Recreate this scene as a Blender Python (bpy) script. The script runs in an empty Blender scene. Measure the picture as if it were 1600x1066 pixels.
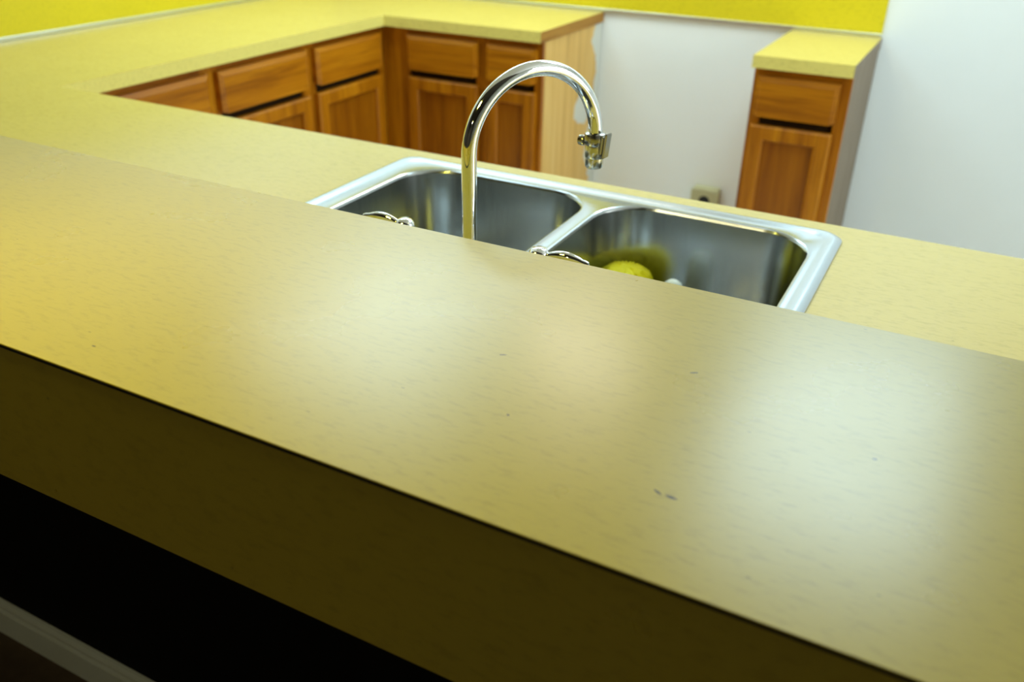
import bpy, bmesh, math, random
from mathutils import Vector, Matrix

random.seed(7)
S = bpy.context.scene
COL = S.collection

# ------------------------------------------------------------------ camera
YAW, PITCH, ROLL = -0.476303635, 0.499569260, 0.0200417381
FPX = 1375.99968
CAM = Vector((0.0, 0.0, 1.439))
fw = Vector((math.sin(YAW) * math.cos(PITCH), math.cos(YAW) * math.cos(PITCH), -math.sin(PITCH)))
rt = Vector((math.cos(YAW), -math.sin(YAW), 0))
up = rt.cross(fw)
rt2 = rt * math.cos(ROLL) + up * math.sin(ROLL)
up2 = up * math.cos(ROLL) - rt * math.sin(ROLL)
cam = bpy.data.cameras.new('camera')
cam.sensor_width = 36.0
cam.lens = FPX / 1600 * 36.0
cam.clip_start = 0.02
cam.dof.use_dof = True
cam.dof.focus_distance = 0.95
cam.dof.aperture_fstop = 5.0
camo = bpy.data.objects.new('camera', cam)
COL.objects.link(camo)
m3 = Matrix((rt2, up2, -fw)).transposed()
camo.matrix_world = Matrix.Translation(CAM) @ m3.to_4x4()
S.camera = camo

# ------------------------------------------------------------------ world, exposure
W = bpy.data.worlds.new('world')
S.world = W
W.use_nodes = True
W.node_tree.nodes['Background'].inputs[0].default_value = (0.5, 0.5, 0.48, 1)
W.node_tree.nodes['Background'].inputs[1].default_value = 0.02
S.view_settings.view_transform = 'Standard'
S.view_settings.look = 'None'
S.view_settings.gamma = 1.0
S.view_settings.use_curve_mapping = False
S.view_settings.exposure = 0.45

TUBE_LEFT, TUBE_STOVE, LAMP_CENTRE = 3.7, 5.1, 9.0    # radiance of the two fluorescent panels over the kitchen
TUBE_COLOR = (0.72, 1.0, 1.12)
CENTRE_COLOR = (1.0, 0.95, 0.80)
FILL_WINDOW_STRENGTH = 4.0               # added unseen window at right, side fill for upright faces
FILL_WINDOW_COLOR = (0.95, 1.0, 0.95)
FILL_PENDANT_STRENGTH = 37.0             # added unseen pendant that warms the left end of the bar
FILL_PENDANT_COLOR = (1.0, 0.90, 0.12)
DINING_FILL_STRENGTH = 62.0              # added unseen lamp that lifts the apron and baseboard


def area_lamp(parent, loc, rot, sx, sy, radiance, color, disk=False):
    l = bpy.data.lights.new('lamp_light', 'AREA')
    l.shape = 'DISK' if disk else 'RECTANGLE'
    l.size = sx
    if not disk:
        l.size_y = sy
    l.energy = radiance * math.pi * (math.pi * sx * sx / 4 if disk else sx * sy)
    l.color = color
    o = bpy.data.objects.new('lamp_light', l)
    COL.objects.link(o)
    o.parent = parent
    o.location = loc
    o.rotation_euler = rot
    return o


# ------------------------------------------------------------------ main measures (metres)
CT = 0.914                   # worktop height
BT = 1.067                   # bar top height
XL, XR = -2.742, 1.75        # left and right walls
YB, YF = 3.476, -3.2         # kitchen back wall, far end of the dining side
CEIL = 2.44
BAR_Y0, BAR_Y1 = 0.3855, 0.793
BAR_XR = 0.80
RUN_X = -2.074               # inner edge of the left worktop
RUN_Y = 2.900                # front edge of the back worktop
SINK_YB = 1.479              # kitchen side edge of the sink worktop


# ------------------------------------------------------------------ materials
def mat(name):
    m = bpy.data.materials.new(name)
    m.use_nodes = True
    nt = m.node_tree
    return m, nt, nt.nodes['Principled BSDF']


def nd(nt, kind, **kw):
    n = nt.nodes.new(kind)
    for k, v in kw.items():
        setattr(n, k, v)
    return n


def lk(nt, a, b):
    nt.links.new(a, b)


def mixc(nt, fac, a, b, mode='MIX'):
    n = nt.nodes.new('ShaderNodeMix')
    n.data_type = 'RGBA'
    n.blend_type = mode
    for sock, v in ((n.inputs[0], fac), (n.inputs[6], a), (n.inputs[7], b)):
        if hasattr(v, 'links'):
            nt.links.new(v, sock)
        elif isinstance(v, (int, float)):
            sock.default_value = v
        else:
            sock.default_value = (*v, 1)
    return n.outputs[2]


def noise(nt, vec, scale, detail=3, rough=0.5, dist=0.0):
    n = nd(nt, 'ShaderNodeTexNoise')
    n.inputs['Scale'].default_value = scale
    n.inputs['Detail'].default_value = detail
    n.inputs['Roughness'].default_value = rough
    n.inputs['Distortion'].default_value = dist
    if vec is not None:
        lk(nt, vec, n.inputs['Vector'])
    return n.outputs['Fac']


def mapping(nt, scale=(1, 1, 1), rot=(0, 0, 0), loc=(0, 0, 0), rnd=False):
    tc = nd(nt, 'ShaderNodeTexCoord')
    mp = nd(nt, 'ShaderNodeMapping')
    mp.inputs['Scale'].default_value = scale
    mp.inputs['Rotation'].default_value = rot
    mp.inputs['Location'].default_value = loc
    src = tc.outputs['Object']
    if rnd:
        oi = nd(nt, 'ShaderNodeObjectInfo')
        ad = nd(nt, 'ShaderNodeVectorMath', operation='ADD')
        ml = nd(nt, 'ShaderNodeMath', operation='MULTIPLY')
        ml.inputs[1].default_value = 9.0
        lk(nt, oi.outputs['Random'], ml.inputs[0])
        lk(nt, src, ad.inputs[0])
        lk(nt, ml.outputs[0], ad.inputs[1])
        src = ad.outputs[0]
    lk(nt, src, mp.inputs['Vector'])
    return mp.outputs['Vector']


def ramp(nt, fac, stops):
    r = nd(nt, 'ShaderNodeValToRGB')
    el = r.color_ramp.elements
    while len(el) < len(stops):
        el.new(0.5)
    for e, (p, c) in zip(el, stops):
        e.position = p
        e.color = (*c, 1)
    lk(nt, fac, r.inputs[0])
    return r.outputs[0]


def bump(nt, b, height, strength, dist=0.001):
    n = nd(nt, 'ShaderNodeBump')
    n.inputs['Strength'].default_value = strength
    n.inputs['Distance'].default_value = dist
    lk(nt, height, n.inputs['Height'])
    lk(nt, n.outputs[0], b.inputs['Normal'])


def plain(name, col, rough=0.6, metal=0.0, var=0.06, scale=12, bmp=0.0, spec=0.5):
    m, nt, b = mat(name)
    v = mapping(nt)
    f = noise(nt, v, scale, 4)
    c = mixc(nt, f, tuple(x * (1 - var) for x in col), tuple(min(1, x * (1 + var)) for x in col))
    lk(nt, c, b.inputs['Base Color'])
    b.inputs['Roughness'].default_value = rough
    b.inputs['Metallic'].default_value = metal
    b.inputs['Specular IOR Level'].default_value = spec
    if bmp:
        bump(nt, b, noise(nt, v, scale * 12, 3), bmp)
    return m


def laminate(name, col, rough=0.34, marks=(), spec=0.5):
    m, nt, b = mat(name)
    b.inputs['Specular IOR Level'].default_value = spec
    v = mapping(nt)
    big = noise(nt, v, 5, 3)
    fib = noise(nt, mapping(nt, (55, 190, 120), (0, 0, 0.25)), 1.0, 5, 0.65)
    fine = noise(nt, v, 420, 2)
    c = mixc(nt, big, tuple(x * 0.95 for x in col), tuple(x * 1.04 for x in col))
    c = mixc(nt, 1.0, c, ramp(nt, fib, [(0.33, (0.86, 0.85, 0.81)), (0.5, (1, 1, 1)), (0.72, (1.0, 1.0, 1.0)), (0.78, (1.08, 1.08, 1.1))]), 'MULTIPLY')
    # sparse dark scratches and crumbs pressed in the sheet
    vo = nd(nt, 'ShaderNodeTexVoronoi')
    vo.inputs['Scale'].default_value = 1.0
    lk(nt, mapping(nt, (16, 50, 30), (0, 0, 0.5)), vo.inputs['Vector'])
    sp = nd(nt, 'ShaderNodeMath', operation='LESS_THAN')
    sp.inputs[1].default_value = 0.03
    lk(nt, vo.outputs['Distance'], sp.inputs[0])
    c = mixc(nt, sp.outputs[0], c, tuple(x * 0.55 for x in col))
    for (px, py, lx, ly, ang) in marks:
        mv = nd(nt, 'ShaderNodeMapping', vector_type='TEXTURE')
        mv.inputs['Location'].default_value = (px, py, 0)
        mv.inputs['Rotation'].default_value = (0, 0, ang)
        mv.inputs['Scale'].default_value = (lx, ly, 1)
        tc = nd(nt, 'ShaderNodeTexCoord')
        lk(nt, tc.outputs['Object'], mv.inputs['Vector'])
        sx = nd(nt, 'ShaderNodeVectorMath', operation='MULTIPLY')
        sx.inputs[1].default_value = (1, 1, 0)
        lk(nt, mv.outputs[0], sx.inputs[0])
        ln = nd(nt, 'ShaderNodeVectorMath', operation='LENGTH')
        lk(nt, sx.outputs[0], ln.inputs[0])
        wob = noise(nt, v, 700, 2)
        ad = nd(nt, 'ShaderNodeMath', operation='ADD')
        lk(nt, ln.outputs['Value'], ad.inputs[0])
        lk(nt, wob, ad.inputs[1])
        lt = nd(nt, 'ShaderNodeMath', operation='LESS_THAN')
        lt.inputs[1].default_value = 1.35
        lk(nt, ad.outputs[0], lt.inputs[0])
        c = mixc(nt, lt.outputs[0], c, (0.06, 0.04, 0.012))
    lk(nt, c, b.inputs['Base Color'])
    r = nd(nt, 'ShaderNodeMapRange')
    r.inputs[3].default_value = rough * 0.9
    r.inputs[4].default_value = rough * 1.12
    lk(nt, noise(nt, v, 9, 4), r.inputs[0])
    lk(nt, r.outputs[0], b.inputs['Roughness'])
    bump(nt, b, mixc(nt, 0.4, fib, fine), 0.05, 0.0005)
    return m


def oak(name, axis, base=(0.46, 0.155, 0.002), dark=(0.27, 0.078, 0.001), light=(0.62, 0.245, 0.006), rough=0.38):
    """grain runs along the given local axis"""
    m, nt, b = mat(name)
    sc = [26, 26, 26]
    sc['xyz'.index(axis)] = 1.6
    v = mapping(nt, tuple(sc), rnd=True)
    g = noise(nt, v, 1.0, 5, 0.6, 0.4)
    sc2 = [130, 130, 130]
    sc2['xyz'.index(axis)] = 5
    p = noise(nt, mapping(nt, tuple(sc2), rnd=True), 1.0, 3, 0.6)
    c = ramp(nt, g, [(0.28, dark), (0.5, base), (0.75, light)])
    c = mixc(nt, 1.0, c, ramp(nt, p, [(0.32, (0.72, 0.68, 0.62)), (0.48, (1, 1, 1))]), 'MULTIPLY')
    lk(nt, c, b.inputs['Base Color'])
    b.inputs['Roughness'].default_value = rough
    b.inputs['Specular IOR Level'].default_value = 0.35
    bump(nt, b, p, 0.15, 0.0006)
    return m


def metal(name, col, rough, brushed=None):
    m, nt, b = mat(name)
    b.inputs['Metallic'].default_value = 1.0
    b.inputs['Base Color'].default_value = (*col, 1)
    b.inputs['Roughness'].default_value = rough
    v = mapping(nt, brushed or (40, 40, 40))
    f = noise(nt, v, 1.0, 4, 0.6)
    r = nd(nt, 'ShaderNodeMapRange')
    r.inputs[3].default_value = rough * 0.8
    r.inputs[4].default_value = rough * 1.25
    lk(nt, f, r.inputs[0])
    lk(nt, r.outputs[0], b.inputs['Roughness'])
    if brushed:
        bump(nt, b, f, 0.06, 0.0004)
    return m


def emit(name, col, strength):
    m, nt, b = mat(name)
    b.inputs['Base Color'].default_value = (0.8, 0.8, 0.8, 1)
    b.inputs['Emission Color'].default_value = (*col, 1)
    b.inputs['Emission Strength'].default_value = strength
    return m


BAR_MARKS = [(-0.155, 0.632, 0.0045, 0.0012, 0.5), (-0.118, 0.4655, 0.005, 0.0016, -0.1), (-0.128, 0.4665, 0.004, 0.0012, -0.5),
             (-0.004, 0.5785, 0.0018, 0.0013, 0), (-0.308, 0.58, 0.004, 0.0009, 0.5), (-0.26, 0.50, 0.0016, 0.0012, 0),
             (-0.62, 0.42, 0.003, 0.0009, 0.1)]
M = {
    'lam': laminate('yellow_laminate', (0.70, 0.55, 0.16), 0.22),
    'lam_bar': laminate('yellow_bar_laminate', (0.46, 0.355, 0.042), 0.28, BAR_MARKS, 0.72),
    'lam_edge': laminate('yellow_edge_laminate', (0.88, 0.76, 0.21), 0.4),
    'splash': laminate('yellow_backsplash_laminate', (0.74, 0.60, 0.012), 0.42),
    'seam': plain('black_seam_adhesive', (0.012, 0.010, 0.006), 0.7),
    'wall': plain('white_wall_paint', (0.88, 0.90, 0.885), 0.75, var=0.025, scale=5, bmp=0.12),
    'ceil': plain('white_ceiling_paint', (0.82, 0.83, 0.82), 0.9, var=0.03, bmp=0.2),
    'dceil': plain('darkened_dining_ceiling', (0.07, 0.06, 0.05), 0.85, var=0.1),  # unseen ceiling coloured dark so the chrome mirrors a dim room
    'dwall': plain('darkened_dining_wall', (0.12, 0.105, 0.085), 0.8, var=0.05),  # unlit look of the unseen dining walls put into their colour
    'black': plain('black_overhang_shade', (0.006, 0.006, 0.006), 0.8, var=0.2, spec=0.1),  # shade under the bar overhang put into the colour
    'base': plain('white_baseboard_paint', (0.82, 0.86, 0.80), 0.45, var=0.05),
    'floor': plain('brown_floor', (0.10, 0.062, 0.032), 0.6, var=0.4, scale=30, bmp=0.2),
    'vinyl': plain('pale_bounce_floor', (0.66, 0.65, 0.60), 0.5, var=0.08),  # unseen floor kept pale to bounce light up at the cabinet fronts
    'oakv': oak('oak_vertical_grain', 'z'),
    'oakh': oak('oak_horizontal_grain', 'x'),
    'oakp': oak('oak_panel_grain', 'z', (0.32, 0.098, 0.001), (0.22, 0.058, 0.001), (0.41, 0.138, 0.003)),
    'oakend': oak('brown_bare_board_end', 'y', (0.42, 0.20, 0.03), (0.30, 0.13, 0.02), (0.5, 0.27, 0.05), 0.6),
    'greyside': oak('grey_brown_laminate_side', 'z', (0.27, 0.20, 0.135), (0.22, 0.16, 0.105), (0.31, 0.235, 0.165), 0.55),
    'shadowbox': plain('cabinet_gap_shade', (0.035, 0.018, 0.006), 0.85, spec=0.2),  # shade of cabinet insides and gaps put into the colour
    'chrome': metal('polished_chrome', (0.86, 0.86, 0.87), 0.045),
    'chrome_mid': metal('yellowish_chrome', (0.62, 0.60, 0.52), 0.16),  # darker, yellower and rougher than the polished chrome
    'chrome_dark': metal('dull_chrome', (0.38, 0.36, 0.32), 0.14),
    'steel': metal('brushed_stainless_steel', (0.54, 0.57, 0.60), 0.2, (9, 160, 160)),
    'steelbowl': metal('satin_stainless_bowl', (0.46, 0.48, 0.48), 0.22, (160, 160, 7)),
    'strip': metal('aluminium_strip', (0.72, 0.75, 0.74), 0.35, (4, 4, 120)),
    'beige': plain('beige_outlet_plastic', (0.50, 0.47, 0.26), 0.45),
    'darkhole': plain('black_socket_plastic', (0.008, 0.008, 0.010), 0.5),
    'yellow': plain('yellow_bristles', (0.85, 0.80, 0.01), 0.6, var=0.12, scale=90),
    'white': plain('white_plastic', (0.82, 0.88, 0.84), 0.35),
    'fixture': plain('white_fixture_enamel', (0.8, 0.8, 0.8), 0.4),
    'darkshade': metal('dark_bronze_lamp_metal', (0.05, 0.045, 0.04), 0.4),
    'bulb': emit('warm_fill_bulb', FILL_PENDANT_COLOR, 3.0),  # glow for the added pendant and dining lamp
    'tube': emit('fluorescent_diffuser', TUBE_COLOR, 1.0),
}


def raw_side():
    """pale unstained wood with white wall paint smeared over its rear margin"""
    m, nt, b = mat('pale_wood_end_panel')
    g = noise(nt, mapping(nt, (26, 26, 1.4)), 1.0, 4, 0.6, 0.3)
    c = ramp(nt, g, [(0.3, (0.62, 0.36, 0.09)), (0.5, (0.76, 0.47, 0.13)), (0.72, (0.82, 0.56, 0.20))])
    tc = nd(nt, 'ShaderNodeTexCoord')
    sep = nd(nt, 'ShaderNodeSeparateXYZ')
    lk(nt, tc.outputs['Object'], sep.inputs[0])
    # paint margin: local y (depth) beyond a wandering limit
    wob = noise(nt, mapping(nt, (5, 5, 7.5)), 1.0, 3, 0.55)
    ma = nd(nt, 'ShaderNodeMath', operation='MULTIPLY_ADD')
    ma.inputs[1].default_value = 0.26
    lk(nt, wob, ma.inputs[0])
    lk(nt, sep.outputs['Y'], ma.inputs[2])
    gt = nd(nt, 'ShaderNodeMath', operation='GREATER_THAN')
    gt.inputs[1].default_value = 0.60
    lk(nt, ma.outputs[0], gt.inputs[0])
    # a lone daub of paint
    mv = nd(nt, 'ShaderNodeMapping', vector_type='TEXTURE')
    mv.inputs['Location'].default_value = (0, 0.385, 0.565)
    mv.inputs['Scale'].default_value = (1, 0.078, 0.070)
    lk(nt, tc.outputs['Object'], mv.inputs['Vector'])
    fl = nd(nt, 'ShaderNodeVectorMath', operation='MULTIPLY')
    fl.inputs[1].default_value = (0, 1, 1)
    lk(nt, mv.outputs[0], fl.inputs[0])
    ln = nd(nt, 'ShaderNodeVectorMath', operation='LENGTH')
    lk(nt, fl.outputs[0], ln.inputs[0])
    a2 = nd(nt, 'ShaderNodeMath', operation='ADD')
    lk(nt, ln.outputs['Value'], a2.inputs[0])
    lk(nt, noise(nt, mapping(nt, (14, 14, 14)), 1.0, 2), a2.inputs[1])
    lt = nd(nt, 'ShaderNodeMath', operation='LESS_THAN')
    lt.inputs[1].default_value = 1.5
    lk(nt, a2.outputs[0], lt.inputs[0])
    mx = nd(nt, 'ShaderNodeMath', operation='MAXIMUM')
    lk(nt, gt.outputs[0], mx.inputs[0])
    lk(nt, lt.outputs[0], mx.inputs[1])
    c = mixc(nt, mx.outputs[0], c, (0.70, 0.71, 0.64))
    lk(nt, c, b.inputs['Base Color'])
    b.inputs['Roughness'].default_value = 0.55
    return m


M['rawside'] = raw_side()


# ------------------------------------------------------------------ mesh helpers
def link(name, bm, m, parent=None, smooth=False, loc=None):
    me = bpy.data.meshes.new(name)
    bmesh.ops.recalc_face_normals(bm, faces=bm.faces[:])
    bm.to_mesh(me)
    bm.free()
    if smooth:
        for p in me.polygons:
            p.use_smooth = True
        try:
            me.set_sharp_from_angle(angle=math.radians(40))
        except Exception:
            pass
    me.materials.append(M[m])
    o = bpy.data.objects.new(name, me)
    COL.objects.link(o)
    if parent:
        o.parent = parent
    if loc:
        o.location = loc
    return o


def thing(name, label, cat, loc=(0, 0, 0), rz=0.0, group=None):
    o = bpy.data.objects.new(name, None)
    o.empty_display_size = 0.05
    COL.objects.link(o)
    o.location = loc
    o.rotation_euler = (0, 0, rz)
    return tag(o, label, cat, group)


def tag(o, label, cat, group=None):
    o['label'] = label
    o['category'] = cat
    if group:
        o['group'] = group
    return o


def struct(o, label=None):
    o['kind'] = 'structure'
    if label:
        o['label'] = label
    return o


def box(bm, x0, x1, y0, y1, z0, z1, bev=0.0, seg=1):
    r = bmesh.ops.create_cube(bm, size=1.0)
    vs = r['verts']
    for v in vs:
        v.co = Vector((x0 + (v.co.x + .5) * (x1 - x0), y0 + (v.co.y + .5) * (y1 - y0), z0 + (v.co.z + .5) * (z1 - z0)))
    if bev:
        es = list({e for v in vs for e in v.link_edges})
        bmesh.ops.bevel(bm, geom=es, offset=bev, segments=seg, affect='EDGES', profile=0.5)


def boxo(name, x0, x1, y0, y1, z0, z1, m, parent=None, bev=0.0, seg=1, smooth=False):
    bm = bmesh.new()
    box(bm, x0, x1, y0, y1, z0, z1, bev, seg)
    return link(name, bm, m, parent, smooth)


def loft(bm, loops, cap0=False, cap1=False):
    rows = [[bm.verts.new(p) for p in lp] for lp in loops]
    n = len(rows[0])
    for a, b in zip(rows, rows[1:]):
        for i in range(n):
            bm.faces.new((a[i], a[(i + 1) % n], b[(i + 1) % n], b[i]))
    if cap0:
        bm.faces.new(rows[0])
    if cap1:
        bm.faces.new(rows[-1])
    return rows


def rrect(x0, x1, y0, y1, r, z, n=8):
    pts = []
    for cx, cy, a0 in ((x1 - r, y1 - r, 0), (x0 + r, y1 - r, 90), (x0 + r, y0 + r, 180), (x1 - r, y0 + r, 270)):
        for i in range(n + 1):
            a = math.radians(a0 + 90 * i / n)
            pts.append(Vector((cx + r * math.cos(a), cy + r * math.sin(a), z)))
    return pts


def lathe(bm, prof, origin=(0, 0, 0), axis=(0, 0, 1), n=28, cap=True):
    o = Vector(origin)
    q = Vector((0, 0, 1)).rotation_difference(Vector(axis).normalized()).to_matrix()
    loops = []
    for r, h in prof:
        loops.append([o + q @ Vector((r * math.cos(2 * math.pi * i / n), r * math.sin(2 * math.pi * i / n), h)) for i in range(n)])
    loft(bm, loops, cap, cap)


def sweep(bm, pts, radii, n=20, squash=1.0, upv=None):
    """tube along pts; radii per point; squash flattens it along the frame's second axis"""
    loops = []
    prev = None
    for i, p in enumerate(pts):
        t = (pts[min(i + 1, len(pts) - 1)] - pts[max(i - 1, 0)]).normalized()
        if prev is None:
            ref = upv or Vector((0, 0, 1))
            if abs(ref.dot(t)) > 0.9:
                ref = Vector((0, 1, 0))
            a = ref.cross(t).normalized()
        else:
            a = (prev - t * prev.dot(t)).normalized()
        prev = a
        b = t.cross(a)
        loops.append([p + a * radii[i] * math.cos(2 * math.pi * k / n) + b * radii[i] * squash * math.sin(2 * math.pi * k / n) for k in range(n)])
    loft(bm, loops, True, True)


# ------------------------------------------------------------------ the room
struct(boxo('floor', XL - .1, XR + .1, YF - .1, 0.75, -0.10, 0.0, 'floor'), 'dark brown floor of the dining side')
struct(boxo('floor_kitchen', XL - .1, XR + .1, 0.75, YB + .1, -0.10, 0.0, 'vinyl'), 'unseen pale vinyl kitchen floor, added to bounce light upward')
struct(boxo('ceiling', XL - .1, XR + .1, 0.60, YB + .1, CEIL, CEIL + .1, 'ceil'), 'white ceiling of the kitchen')
struct(boxo('ceiling_dining', XL - .1, XR + .1, YF - .1, 0.60, CEIL, CEIL + .1, 'dceil'), 'unseen dining-side ceiling, coloured dark for dim reflections')
struct(boxo('wall_back', XL - .1, XR + .1, YB, YB + .1, 0, CEIL, 'wall'), 'white painted wall behind the stove gap')
struct(boxo('wall_left', XL - .1, XL, 0.60, YB, 0, CEIL, 'wall'), 'white painted wall at left of the kitchen')
WY0, WY1, WZ0, WZ1 = 0.95, 2.05, 1.00, 2.10      # opening for the added fill window in the right wall
bm = bmesh.new()
box(bm, XR, XR + .1, YF, WY0, 0, CEIL)
box(bm, XR, XR + .1, WY1, YB, 0, CEIL)
box(bm, XR, XR + .1, WY0, WY1, 0, WZ0)
box(bm, XR, XR + .1, WY0, WY1, WZ1, CEIL)
bmesh.ops.remove_doubles(bm, verts=bm.verts[:], dist=1e-5)
struct(link('wall_right', bm, 'wall'), 'white painted wall at right with an added fill window')
M['pane'] = emit('glowing_fill_pane', FILL_WINDOW_COLOR, 1.0)  # glowing pane of the added window
wn = struct(boxo('fill_window_1', XR + .04, XR + .09, WY0, WY0 + .05, WZ0, WZ1, 'fixture'), 'added unseen window with glowing frosted panes, side fill light')
for a in ((WY1 - .05, WY1, WZ0, WZ1), (WY0 + .05, WY1 - .05, WZ0, WZ0 + .05), (WY0 + .05, WY1 - .05, WZ1 - .05, WZ1), (WY0 + .05, WY1 - .05, 1.53, 1.57)):
    boxo('window_frame', XR + .04, XR + .09, *a, 'fixture', wn)
for a in ((WZ0 + .05, 1.53), (1.57, WZ1 - .05)):
    boxo('window_pane', XR + .06, XR + .066, WY0 + .05, WY1 - .05, *a, 'pane', wn)
area_lamp(wn, (XR + .035, (WY0 + WY1) / 2, (WZ0 + WZ1) / 2), (0, math.pi / 2, 0), WZ1 - WZ0 - .1, WY1 - WY0 - .1, FILL_WINDOW_STRENGTH, FILL_WINDOW_COLOR)
boxo('window_sill', XR - .03, XR + .04, WY0 + .001, WY1 - .001, WZ0 + .0005, WZ0 + .02, 'fixture', wn)
struct(boxo('wall_dining', XL - .1, XL, YF, 0.60, 0, CEIL, 'dwall'), 'unseen wall on the dining side, dimness put into its colour')
struct(boxo('wall_front', XL - .1, XR + .1, YF - .1, YF, 0, CEIL, 'dwall'), 'unseen wall behind the viewer, dimness put into its colour')
# low wall that carries the bar, the overhang's shade coloured in as black
struct(boxo('wall_bar', XL, BAR_XR - .04, 0.70, 0.80, 0, BT - .166, 'black'), 'low wall under the bar overhang, its shade coloured black')
bm = bmesh.new()
prof = [(0.70, 0.0), (0.686, 0.0), (0.686, 0.068), (0.690, 0.074), (0.690, 0.082), (0.695, 0.090), (0.70, 0.093)]
loft(bm, [[Vector((x, y, z)) for y, z in prof] for x in (XL, BAR_XR - .04)], True, True)
struct(link('baseboard_bar', bm, 'base'), 'white moulded baseboard at the foot of the black bar wall')

# ------------------------------------------------------------------ fluorescent fixtures over the kitchen
def ceiling_light(x, y, sx, sy, label, radiance, color=TUBE_COLOR):
    t = thing('ceiling_light', label, 'ceiling light', (x, y, CEIL), 0, 'fluorescent ceiling lights of the kitchen')
    bm = bmesh.new()
    for a in ((-sx / 2, sx / 2, -sy / 2, -sy / 2 + .025), (-sx / 2, sx / 2, sy / 2 - .025, sy / 2),
              (-sx / 2, -sx / 2 + .025, -sy / 2 + .025, sy / 2 - .025), (sx / 2 - .025, sx / 2, -sy / 2 + .025, sy / 2 - .025)):
        box(bm, *a, -0.05, 0.0)
    link('frame', bm, 'fixture', t)
    boxo('diffuser', -sx / 2 + .025, sx / 2 - .025, -sy / 2 + .025, sy / 2 - .025, -0.045, -0.03, 'tube', t)
    area_lamp(t, (0, 0, -.047), (0, 0, 0), sx - .06, sy - .06, radiance, color)
    return t


ceiling_light(-1.92, 2.66, 0.92, 1.22, 'wide fluorescent ceiling panel over the left part of the kitchen', TUBE_LEFT)
ceiling_light(-1.12, 2.76, 0.46, 0.46, 'small square warm white ceiling light in the middle of the kitchen', LAMP_CENTRE, CENTRE_COLOR)
ceiling_light(-0.15, 2.66, 0.74, 1.30, 'wide fluorescent ceiling panel over the stove side of the kitchen', TUBE_STOVE)

# added unseen pendant; its opaque shade keeps the warm light on the bar
PZ = 1.74
pn = thing('fill_pendant', 'added unseen dark metal pendant lamp warming the left end of the bar', 'pendant lamp', (-0.86, 0.392, PZ))
bm = bmesh.new()
lathe(bm, [(0.125, 0.0), (0.122, 0.03), (0.095, 0.10), (0.04, 0.15), (0.02, 0.17), (0.018, 0.172), (0.036, 0.148), (0.09, 0.098), (0.117, 0.028), (0.120, 0.0)], cap=False)
link('shade', bm, 'darkshade', pn, True)
bm = bmesh.new()
lathe(bm, [(0.02, 0.165), (0.02, 0.20), (0.006, 0.21), (0.004, CEIL - PZ - .02)])
link('cord', bm, 'darkshade', pn, True)
bm = bmesh.new()
lathe(bm, [(0.05, CEIL - PZ), (0.05, CEIL - PZ - .015), (0.03, CEIL - PZ - .03)])
link('canopy', bm, 'darkshade', pn, True)
bm = bmesh.new()
lathe(bm, [(0.008, 0.14), (0.016, 0.12), (0.030, 0.085), (0.034, 0.06), (0.026, 0.038), (0.008, 0.028)])
link('bulb', bm, 'bulb', pn, True)
area_lamp(pn, (0, 0, .02), (0, 0, 0), 0.21, 0.21, FILL_PENDANT_STRENGTH, FILL_PENDANT_COLOR, True)

# added unseen round light far back, fill for apron and baseboard
dm = thing('dome_fill_light', 'added unseen round ceiling light brightening the apron and baseboard', 'ceiling light', (-1.10, -2.10, CEIL))
bm = bmesh.new()
lathe(bm, [(0.13, 0.0), (0.13, -0.02), (0.11, -0.03)])
link('base', bm, 'fixture', dm, True)
bm = bmesh.new()
lathe(bm, [(0.11, -0.03), (0.108, -0.05), (0.09, -0.08), (0.05, -0.10), (0.01, -0.106)])
link('globe', bm, 'bulb', dm, True)
area_lamp(dm, (0, 0, -.108), (0, 0, 0), 0.2, 0.2, DINING_FILL_STRENGTH, (1.0, 0.88, 0.5), True)

# ------------------------------------------------------------------ bar
bar = thing('bar_counter', 'raised yellow laminate bar counter with deep front apron in the foreground', 'bar counter', (0, 0, 0))
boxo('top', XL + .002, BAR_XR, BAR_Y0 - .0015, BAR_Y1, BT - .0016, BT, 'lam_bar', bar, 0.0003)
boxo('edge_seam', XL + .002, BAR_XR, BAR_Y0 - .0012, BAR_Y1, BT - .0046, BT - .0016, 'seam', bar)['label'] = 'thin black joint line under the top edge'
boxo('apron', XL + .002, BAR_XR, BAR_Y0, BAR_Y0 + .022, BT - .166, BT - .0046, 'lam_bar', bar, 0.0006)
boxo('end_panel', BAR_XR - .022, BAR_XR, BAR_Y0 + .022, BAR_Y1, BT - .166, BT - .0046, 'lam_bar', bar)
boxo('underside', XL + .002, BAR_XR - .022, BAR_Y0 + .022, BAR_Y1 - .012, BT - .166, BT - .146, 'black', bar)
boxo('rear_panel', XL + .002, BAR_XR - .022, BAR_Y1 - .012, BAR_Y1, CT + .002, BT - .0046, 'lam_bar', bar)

# ------------------------------------------------------------------ sink dimensions
SX0, SX1, SY0, SY1 = -0.982, -0.136, 0.872, 1.434
BOWLS = [(-0.915, -0.553), (-0.522, -0.174)]
BY0, BY1 = 0.985, 1.383


# ------------------------------------------------------------------ worktops
def outline(pts, z):
    return [Vector((x, y, z)) for x, y in pts]


def slab(bm, pts, hole, z0, z1):
    edges = []
    for z in (z1, z0):
        loops = [outline(pts, z)] + ([outline(hole, z)] if hole else [])
        es = []
        for lp in loops:
            vs = [bm.verts.new(p) for p in lp]
            for i in range(len(vs)):
                es.append(bm.edges.new((vs[i], vs[(i + 1) % len(vs)])))
        edges.append(es)
        bmesh.ops.triangle_fill(bm, use_beauty=True, use_dissolve=False, edges=es)
    for ea, eb in zip(*edges):
        a0, a1 = ea.verts
        b0, b1 = eb.verts
        bm.faces.new((a0, a1, b1, b0))


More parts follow.
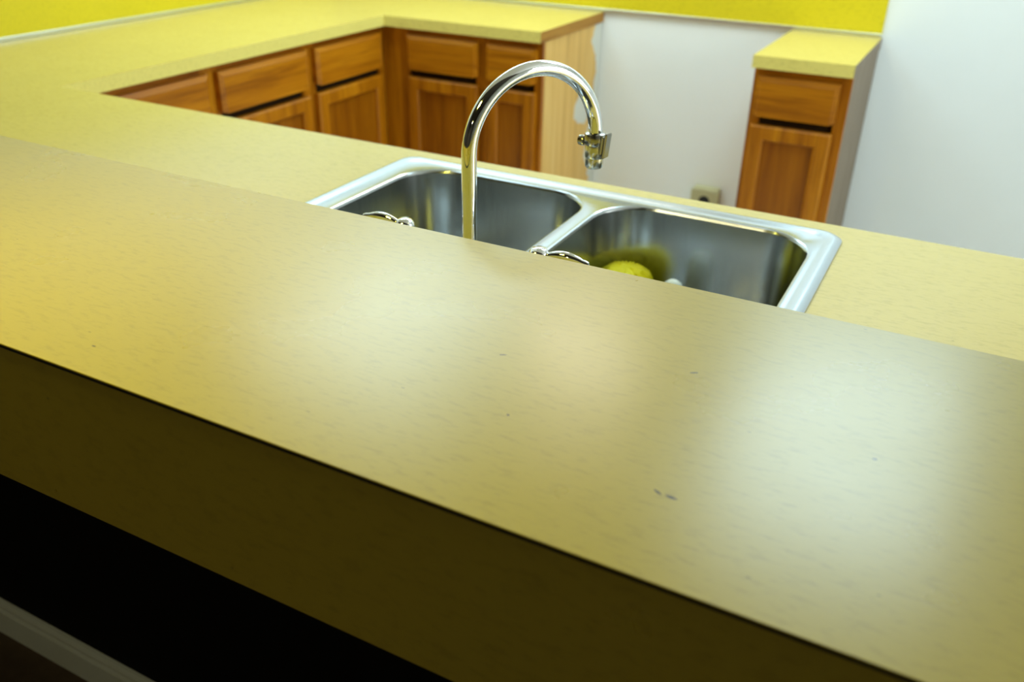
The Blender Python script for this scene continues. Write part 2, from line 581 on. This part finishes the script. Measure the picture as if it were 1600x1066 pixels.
WX1 = -1.407                 # free end of the back worktop
u = [(XL + .002, .801), (BAR_XR - .04, .801), (BAR_XR - .04, SINK_YB), (RUN_X, SINK_YB), (RUN_X, RUN_Y), (WX1, RUN_Y), (WX1, YB - .002), (XL + .002, YB - .002)]
hole = [(SX0 + .02, SY0 + .02), (SX1 - .02, SY0 + .02), (SX1 - .02, SY1 - .02), (SX0 + .02, SY1 - .02)]
wt = thing('worktop', 'continuous yellow laminate worktop running round the sink, left wall and back wall', 'worktop')
bm = bmesh.new()
slab(bm, u, hole, CT - .0385, CT)
link('top', bm, 'lam', wt)
# thin laminate edge strips, proud by a hair
boxo('edge_strip', RUN_X - .001, RUN_X + .0012, SINK_YB, RUN_Y, CT - .0385, CT - .0012, 'lam_edge', wt)
boxo('edge_strip', RUN_X, WX1, RUN_Y - .0012, RUN_Y + .001, CT - .0385, CT - .0012, 'lam_edge', wt)
boxo('edge_strip', WX1 - .001, WX1 + .0012, RUN_Y, YB - .003, CT - .0385, CT - .0012, 'oakend', wt)['label'] = 'bare brown end of the worktop'
boxo('edge_strip', RUN_X, BAR_XR - .04, SINK_YB - .001, SINK_YB + .0012, CT - .0385, CT - .0012, 'lam_edge', wt)

sw = thing('worktop', 'short yellow worktop piece on the narrow lone cabinet', 'worktop')
bm = bmesh.new()
SWX0, SWX1 = -0.659, -0.349
slab(bm, [(SWX0, RUN_Y), (SWX1, RUN_Y), (SWX1, YB - .002), (SWX0, YB - .002)], None, CT - .0385, CT)
link('top', bm, 'lam', sw)
boxo('edge_strip', SWX0, SWX1, RUN_Y - .0012, RUN_Y + .001, CT - .0385, CT - .0012, 'lam_edge', sw)
boxo('edge_strip', SWX1 - .001, SWX1 + .0012, RUN_Y, YB - .003, CT - .0385, CT - .0012, 'greyside', sw)

# ------------------------------------------------------------------ backsplash sheets and strips
SPH = 0.46
b1 = boxo('backsplash', XL + .001, -0.352, YB - .007, YB - .0005, CT + .012, CT + SPH, 'splash')
tag(b1, 'saturated yellow laminate backsplash sheet on the back wall', 'backsplash')
b2 = boxo('backsplash', XL + .0005, XL + .007, .81, YB - .008, CT + .012, CT + SPH, 'splash')
tag(b2, 'yellow laminate backsplash sheet along the left wall', 'backsplash')
struct(boxo('trim_1', XL + .008, -0.352, YB - .013, YB - .0005, CT + .0005, CT + .0125, 'strip', None, .001), 'aluminium strip along the foot of the back backsplash')
struct(boxo('trim_2', XL + .0005, XL + .013, .81, YB - .014, CT + .0005, CT + .0125, 'strip', None, .001), 'aluminium strip along the foot of the left backsplash')


# ------------------------------------------------------------------ cabinets
def raised_front(bm, x0, x1, z0, z1, y, th=0.026, ch=0.016, step=0.006):
    """slab drawer front whose face slopes off to its edges; front towards -y"""
    def ring(ix, yy, low):
        return [Vector((x0 + ix, yy, z0 + low)), Vector((x1 - ix, yy, z0 + low)), Vector((x1 - ix, yy, z1 - ix)), Vector((x0 + ix, yy, z1 - ix))]
    loft(bm, [ring(0, y, .010), ring(0, y - th + step, .004), ring(ch, y - th - .001, 0), ring(ch + .002, y - th, .006)], True, True)


def door_frame(bm, x0, x1, z0, z1, y, fw_=0.05, th=0.024):
    """mitre-bevelled frame ring with an open centre"""
    def ring(ix, yy):
        return [Vector((x0 + ix, yy, z0 + ix)), Vector((x1 - ix, yy, z0 + ix)), Vector((x1 - ix, yy, z1 - ix)), Vector((x0 + ix, yy, z1 - ix))]
    loft(bm, [ring(fw_, y), ring(0, y), ring(0, y - th + .005), ring(.007, y - th), ring(fw_ - .006, y - th), ring(fw_, y - th + .006), ring(fw_, y)])


def base_cabinet(label, loc, rz, w, drawers, sides=('oakv', 'oakv'), depth=0.54, group=None, hollow=False, stile=(0.035, 0.035)):
    """local frame: x 0..w along the front, front face frame at y=0 facing -y"""
    t = thing('base_cabinet', label, 'cabinet', loc, rz, group)
    H = CT - .0395
    ft = 0.019
    # carcass
    boxo('side_panel', 0, .012, ft, depth, 0, H, sides[0], t)
    boxo('side_panel', w - .012, w, ft, depth, 0, H, sides[1], t)
    boxo('bottom_panel', .012, w - .012, ft, depth, .09, .105, 'shadowbox', t)
    boxo('back_panel', .012, w - .012, depth - .006, depth, .105, H - (.25 if hollow else 0), 'shadowbox', t)
    boxo('toe_kick', .012, w - .012, .06, .072, 0, .09, 'shadowbox', t)
    # face frame
    boxo('frame_stile', 0, stile[0], 0, ft, .09, H, 'oakv', t)
    boxo('frame_stile', w - stile[1], w, 0, ft, .09, H, 'oakv', t)
    boxo('frame_rail', stile[0], w - stile[1], 0, ft, H - .035, H, 'oakh', t)
    boxo('frame_rail', stile[0], w - stile[1], .012, ft, .690, .728, 'shadowbox', t)  # dark strip: shade of the gap below the drawer as colour
    boxo('frame_rail', stile[0], w - stile[1], 0, ft, .09, .125, 'oakh', t)
    for x0, x1 in drawers:
        bm = bmesh.new()
        raised_front(bm, x0, x1, .724, .852, -.0005)
        link('drawer_front', bm, 'oakh', t)
        bm = bmesh.new()
        door_frame(bm, x0, x1, .112, .696, -.0005)
        d = link('door', bm, 'oakv', t)
        boxo('door_panel', x0 + .049, x1 - .049, -.0105, -.003, .112 + .049, 0.696 - .049, 'oakp', d)
    return t


LX = RUN_X - .030            # face frame plane of the left run
G = 'oak base cabinets of the left run'
P2 = math.pi / 2
dl = LX - XL - .004
base_cabinet('oak base cabinet of the left run, nearest the sink worktop, mostly hidden', (LX, 1.502, 0), P2, .508, [(.07, .488)], depth=dl, group=G)
base_cabinet('middle oak base cabinet of the left run', (LX, 2.0105, 0), P2, .4635, [(.021, .4435)], depth=dl, group=G)
base_cabinet('oak base cabinet of the left run touching the inner corner', (LX, 2.4745, 0), P2, .4545, [(.021, .418)], depth=dl, group=G)
BYF = RUN_Y + .030
db = YB - BYF - .004
base_cabinet('wider oak base cabinet of the back run beside the inner corner', (LX + .001, BYF, 0), 0, .4540, [(.122, .434)], depth=db, stile=(.12, .035))
base_cabinet('narrow oak base cabinet with pale paint-smeared end beside the stove gap', (-1.6485, BYF, 0), 0, .2380, [(.016, .219)], ('oakv', 'rawside'), depth=db, stile=(.03, .03))
base_cabinet('narrow lone oak cabinet with one drawer and worn door by the white wall', (-0.654, BYF, 0), 0, .3025, [(.013, .273)], ('oakv', 'greyside'), depth=db)
# cabinets under the sink worktop, doors to the kitchen side
base_cabinet('wide oak sink cabinet under the double sink', (-.10, SINK_YB - .03, 0), math.pi, .93, [(.03, .455), (.475, .90)], depth=.62, hollow=True)
base_cabinet('oak base cabinet under the worktop right of the sink', (.755, SINK_YB - .03, 0), math.pi, .85, [(.03, .415), (.435, .82)], depth=.62)
base_cabinet('oak base cabinet under the worktop left of the sink', (-1.035, SINK_YB - .03, 0), math.pi, 1.02, [(.03, .50), (.52, .99)], depth=.62)

# ------------------------------------------------------------------ sink
sink = thing('double_sink', 'stainless steel double bowl drop-in sink in the yellow worktop', 'sink')
RZ = CT + .0085
bm = bmesh.new()
outer = [rrect(SX0, SX1, SY0, SY1, .038, CT + .0004), rrect(SX0 + .001, SX1 - .001, SY0 + .001, SY1 - .001, .037, CT + .003),
         rrect(SX0 + .010, SX1 - .010, SY0 + .010, SY1 - .010, .030, RZ - .0006), rrect(SX0 + .015, SX1 - .015, SY0 + .015, SY1 - .015, .027, RZ),
         rrect(SX0 + .024, SX1 - .024, SY0 + .024, SY1 - .024, .024, RZ - .003)]
rows = loft(bm, outer)
es = []
last = rows[-1]
for i in range(len(last)):
    es.append(bm.edges.get((last[i], last[(i + 1) % len(last)])))
BR = 0.085
for x0, x1 in BOWLS:
    e = .0075
    rim = [rrect(x0 - e, x1 + e, BY0 - e, BY1 + e, BR + e, RZ - .003), rrect(x0 - e * .6, x1 + e * .6, BY0 - e * .6, BY1 + e * .6, BR + e * .6, RZ - .0018),
           rrect(x0 - e * .2, x1 + e * .2, BY0 - e * .2, BY1 + e * .2, BR, RZ - .003), rrect(x0, x1, BY0, BY1, BR, RZ - .007)]
    rr = loft(bm, rim)
    first = rr[0]
    for i in range(len(first)):
        es.append(bm.edges.get((first[i], first[(i + 1) % len(first)])))
bmesh.ops.triangle_fill(bm, use_beauty=True, use_dissolve=False, edges=es)
link('rim', bm, 'steel', sink, True)
DEPTH = 0.165
for x0, x1 in BOWLS:
    bm = bmesh.new()
    loops = [rrect(x0, x1, BY0, BY1, BR, RZ - .007)]
    fr = .05
    zb = CT - DEPTH
    for k in range(1, 4):
        f = k / 4
        ins = .008 * f
        loops.append(rrect(x0 + ins, x1 - ins, BY0 + ins, BY1 - ins, BR - ins, RZ - .007 + (zb + fr - RZ + .007) * f))
    for k in range(0, 8):
        a = math.radians(90 * k / 7)
        ins = .009 + fr * (1 - math.cos(a))
        loops.append(rrect(x0 + ins, x1 - ins, BY0 + ins, BY1 - ins, max(BR - ins, .03), zb + fr - fr * math.sin(a)))
    cx, cy = (x0 + x1) / 2, (BY0 + BY1) / 2
    n = len(loops[0])
    base = loops[-1]
    dr = []
    for p in base:
        d = Vector((p.x - cx, p.y - cy, 0)).normalized()
        dr.append(Vector((cx, cy, zb - .003)) + d * .044)
    loops.append(dr)
    loft(bm, loops)
    bw = link('bowl', bm, 'steelbowl', sink, True)
    bm = bmesh.new()
    lathe(bm, [(.045, -.0025), (.043, -.001), (.036, -.003), (.030, -.010), (.004, -.012)], (cx, cy, zb))
    link('drain', bm, 'chrome_dark', bw, True)

# ------------------------------------------------------------------ faucet
FX, FY = -0.5455, 0.930
fa = thing('faucet', 'chrome gooseneck faucet with two lever handles behind the bar', 'faucet', (FX, FY, RZ - .003))
bm = bmesh.new()
pl = [rrect(-.135, .135, -.03, .03, .029, 0, 6), rrect(-.135, .135, -.03, .03, .029, .008, 6), rrect(-.130, .130, -.025, .025, .0245, .014, 6), rrect(-.10, .10, -.016, .016, .0158, .016, 6)]
loft(bm, pl, True, True)
link('deck_plate', bm, 'chrome', fa, True)
bm = bmesh.new()
lathe(bm, [(.024, .012), (.024, .020), (.019, .030), (.0165, .045), (.0165, .052), (.012, .056)])
link('spout_hub', bm, 'chrome', fa, True)
TH = math.radians(60)
AR = 0.0985
TR = 0.0098
zc = 1.113 - (RZ - .003)
hd = Vector((math.cos(TH), math.sin(TH), 0))
pts = [Vector((0, 0, .05 + (zc - .05) * i / 6)) for i in range(7)]
AEND = 179
for i in range(1, 41):
    a = math.radians(AEND * i / 40)
    pts.append(hd * (AR - AR * math.cos(a)) + Vector((0, 0, zc + AR * math.sin(a))))
bm = bmesh.new()
sweep(bm, pts, [TR] * len(pts), 28)
link('spout', bm, 'chrome', fa, True)
# outlet fitting clamped on the spout end
a = math.radians(AEND)
end = pts[-1]
tdir = (hd * math.sin(a) * AR + Vector((0, 0, AR * math.cos(a)))).normalized()
side = Vector((math.cos(math.radians(-8)), math.sin(math.radians(-8)), 0))
noz = bpy.data.objects.new('outlet_fitting', None)
bm = bmesh.new()
lathe(bm, [(.0105, -.004), (.0140, -.002), (.0152, .003), (.0150, .010), (.0132, .0135)], end, tdir)
fit = link('outlet_collar', bm, 'chrome_dark', fa, True)
bm = bmesh.new()
lathe(bm, [(.0126, .012), (.0132, .014), (.0132, .030), (.0126, .031)], end, tdir)
link('outlet_body', bm, 'chrome_mid', fa, True)
bm = bmesh.new()
lathe(bm, [(.0118, .031), (.0124, .0315), (.0124, .043), (.0106, .0455), (.0095, .0455), (.0090, .042)], end, tdir)
link('aerator', bm, 'chrome_mid', fa, True)
bm = bmesh.new()
sc = end + tdir * .011
lathe(bm, [(.0040, .010), (.0040, .0155), (.0070, .016), (.0075, .020), (.0068, .0240), (.0040, .026)], sc, -side, 16)
link('thumb_screw', bm, 'chrome_dark', fa, True)
bm = bmesh.new()
box(bm, .0125, .0165, -.0085, .0085, -.014, .011, .0012)
box(bm, .0165, .0205, -.0075, .0075, -.019, .016, .0015)
q = Matrix.Rotation(math.radians(-8), 4, 'Z')
bmesh.ops.transform(bm, matrix=Matrix.Translation(end + tdir * .009) @ q @ Matrix.Rotation(math.radians(6), 4, 'Y'), verts=bm.verts[:])
link('latch_tab', bm, 'chrome_dark', fa)
bpy.data.objects.remove(noz)
HZ = 1.012 - (RZ - .003)     # height of the handle caps
for sgn in (-1, 1):
    bm = bmesh.new()
    c0 = (sgn * .1015, 0, 0)
    lathe(bm, [(.026, .012), (.025, .020), (.019, .032), (.016, .050), (.0155, HZ - .022), (.013, HZ - .018)], c0)
    hb = link('handle_base', bm, 'chrome', fa, True)
    bm = bmesh.new()
    lathe(bm, [(.0128, HZ - .018), (.0135, HZ - .012), (.0128, HZ - .006), (.009, HZ - .0015), (.002, HZ)], c0)
    link('cap', bm, 'chrome', hb, True)
    bm = bmesh.new()
    L = []
    Rr = []
    for k in range(15):
        s = k / 14
        L.append(Vector((sgn * (.1015 + .008 + .060 * s), 0, HZ - .012 + .0045 * math.sin(math.pi * min(1, s * 1.05)) + .0015 * s)))
        Rr.append(.0042 + .0026 * math.sin(math.pi * min(1, s * 1.15)) if s < .9 else .0052 - .018 * (s - .9))
    sweep(bm, L, Rr, 16, 1.25)
    link('lever', bm, 'chrome', hb, True)

# ------------------------------------------------------------------ things in the right bowl
bm = bmesh.new()
NB = 56
bc = Vector((-.463, 1.316, 0))
zf = CT - DEPTH
loops = []
for j, (r, z) in enumerate([(.018, .012), (.036, .016), (.045, .030), (.047, .046), (.046, .060), (.040, .074), (.028, .083), (.010, .086)]):
    lp = []
    for i in range(NB):
        rr = r * (1.09 if (i + j) % 2 else 0.91)
        a = 2 * math.pi * i / NB
        lp.append(bc + Vector((rr * math.cos(a), rr * math.sin(a), zf + z + random.uniform(-.001, .001))))
    loops.append(lp)
loft(bm, loops, True, True)
tag(link('scrubber', bm, 'yellow'), 'bright yellow bristly round scrubber lying in the right sink bowl', 'scrubber')
bm = bmesh.new()
lathe(bm, [(.011, 0), (.016, .004), (.018, .030), (.017, .073), (.014, .083), (.008, .088), (.002, .090)], (-.372, 1.296, zf - .0005), n=24)
tag(link('white_cap', bm, 'white', None, True), 'small white round-topped piece beside the yellow scrubber', 'cap')

# ------------------------------------------------------------------ range outlet in the stove gap
ou = thing('wall_outlet', 'beige surface-mounted stove outlet low on the white wall', 'outlet', (-.895, YB, .225))
boxo('box', -.053, .053, -.045, -.0005, -.055, .052, 'beige', ou, .006, 2, True)
bm = bmesh.new()
lathe(bm, [(.030, .0), (.030, .006), (.026, .007)], (0, -.044, 0), (0, -1, 0))
so = link('socket', bm, 'beige', ou, True)
bm = bmesh.new()
lathe(bm, [(.023, .0), (.023, .003), (.020, .004)], (0, -.050, 0), (0, -1, 0))
link('socket_face', bm, 'darkhole', so, True)
boxo('cover_plate', -.058, .058, -.049, -.044, -.060, .046, 'beige', ou, .002)
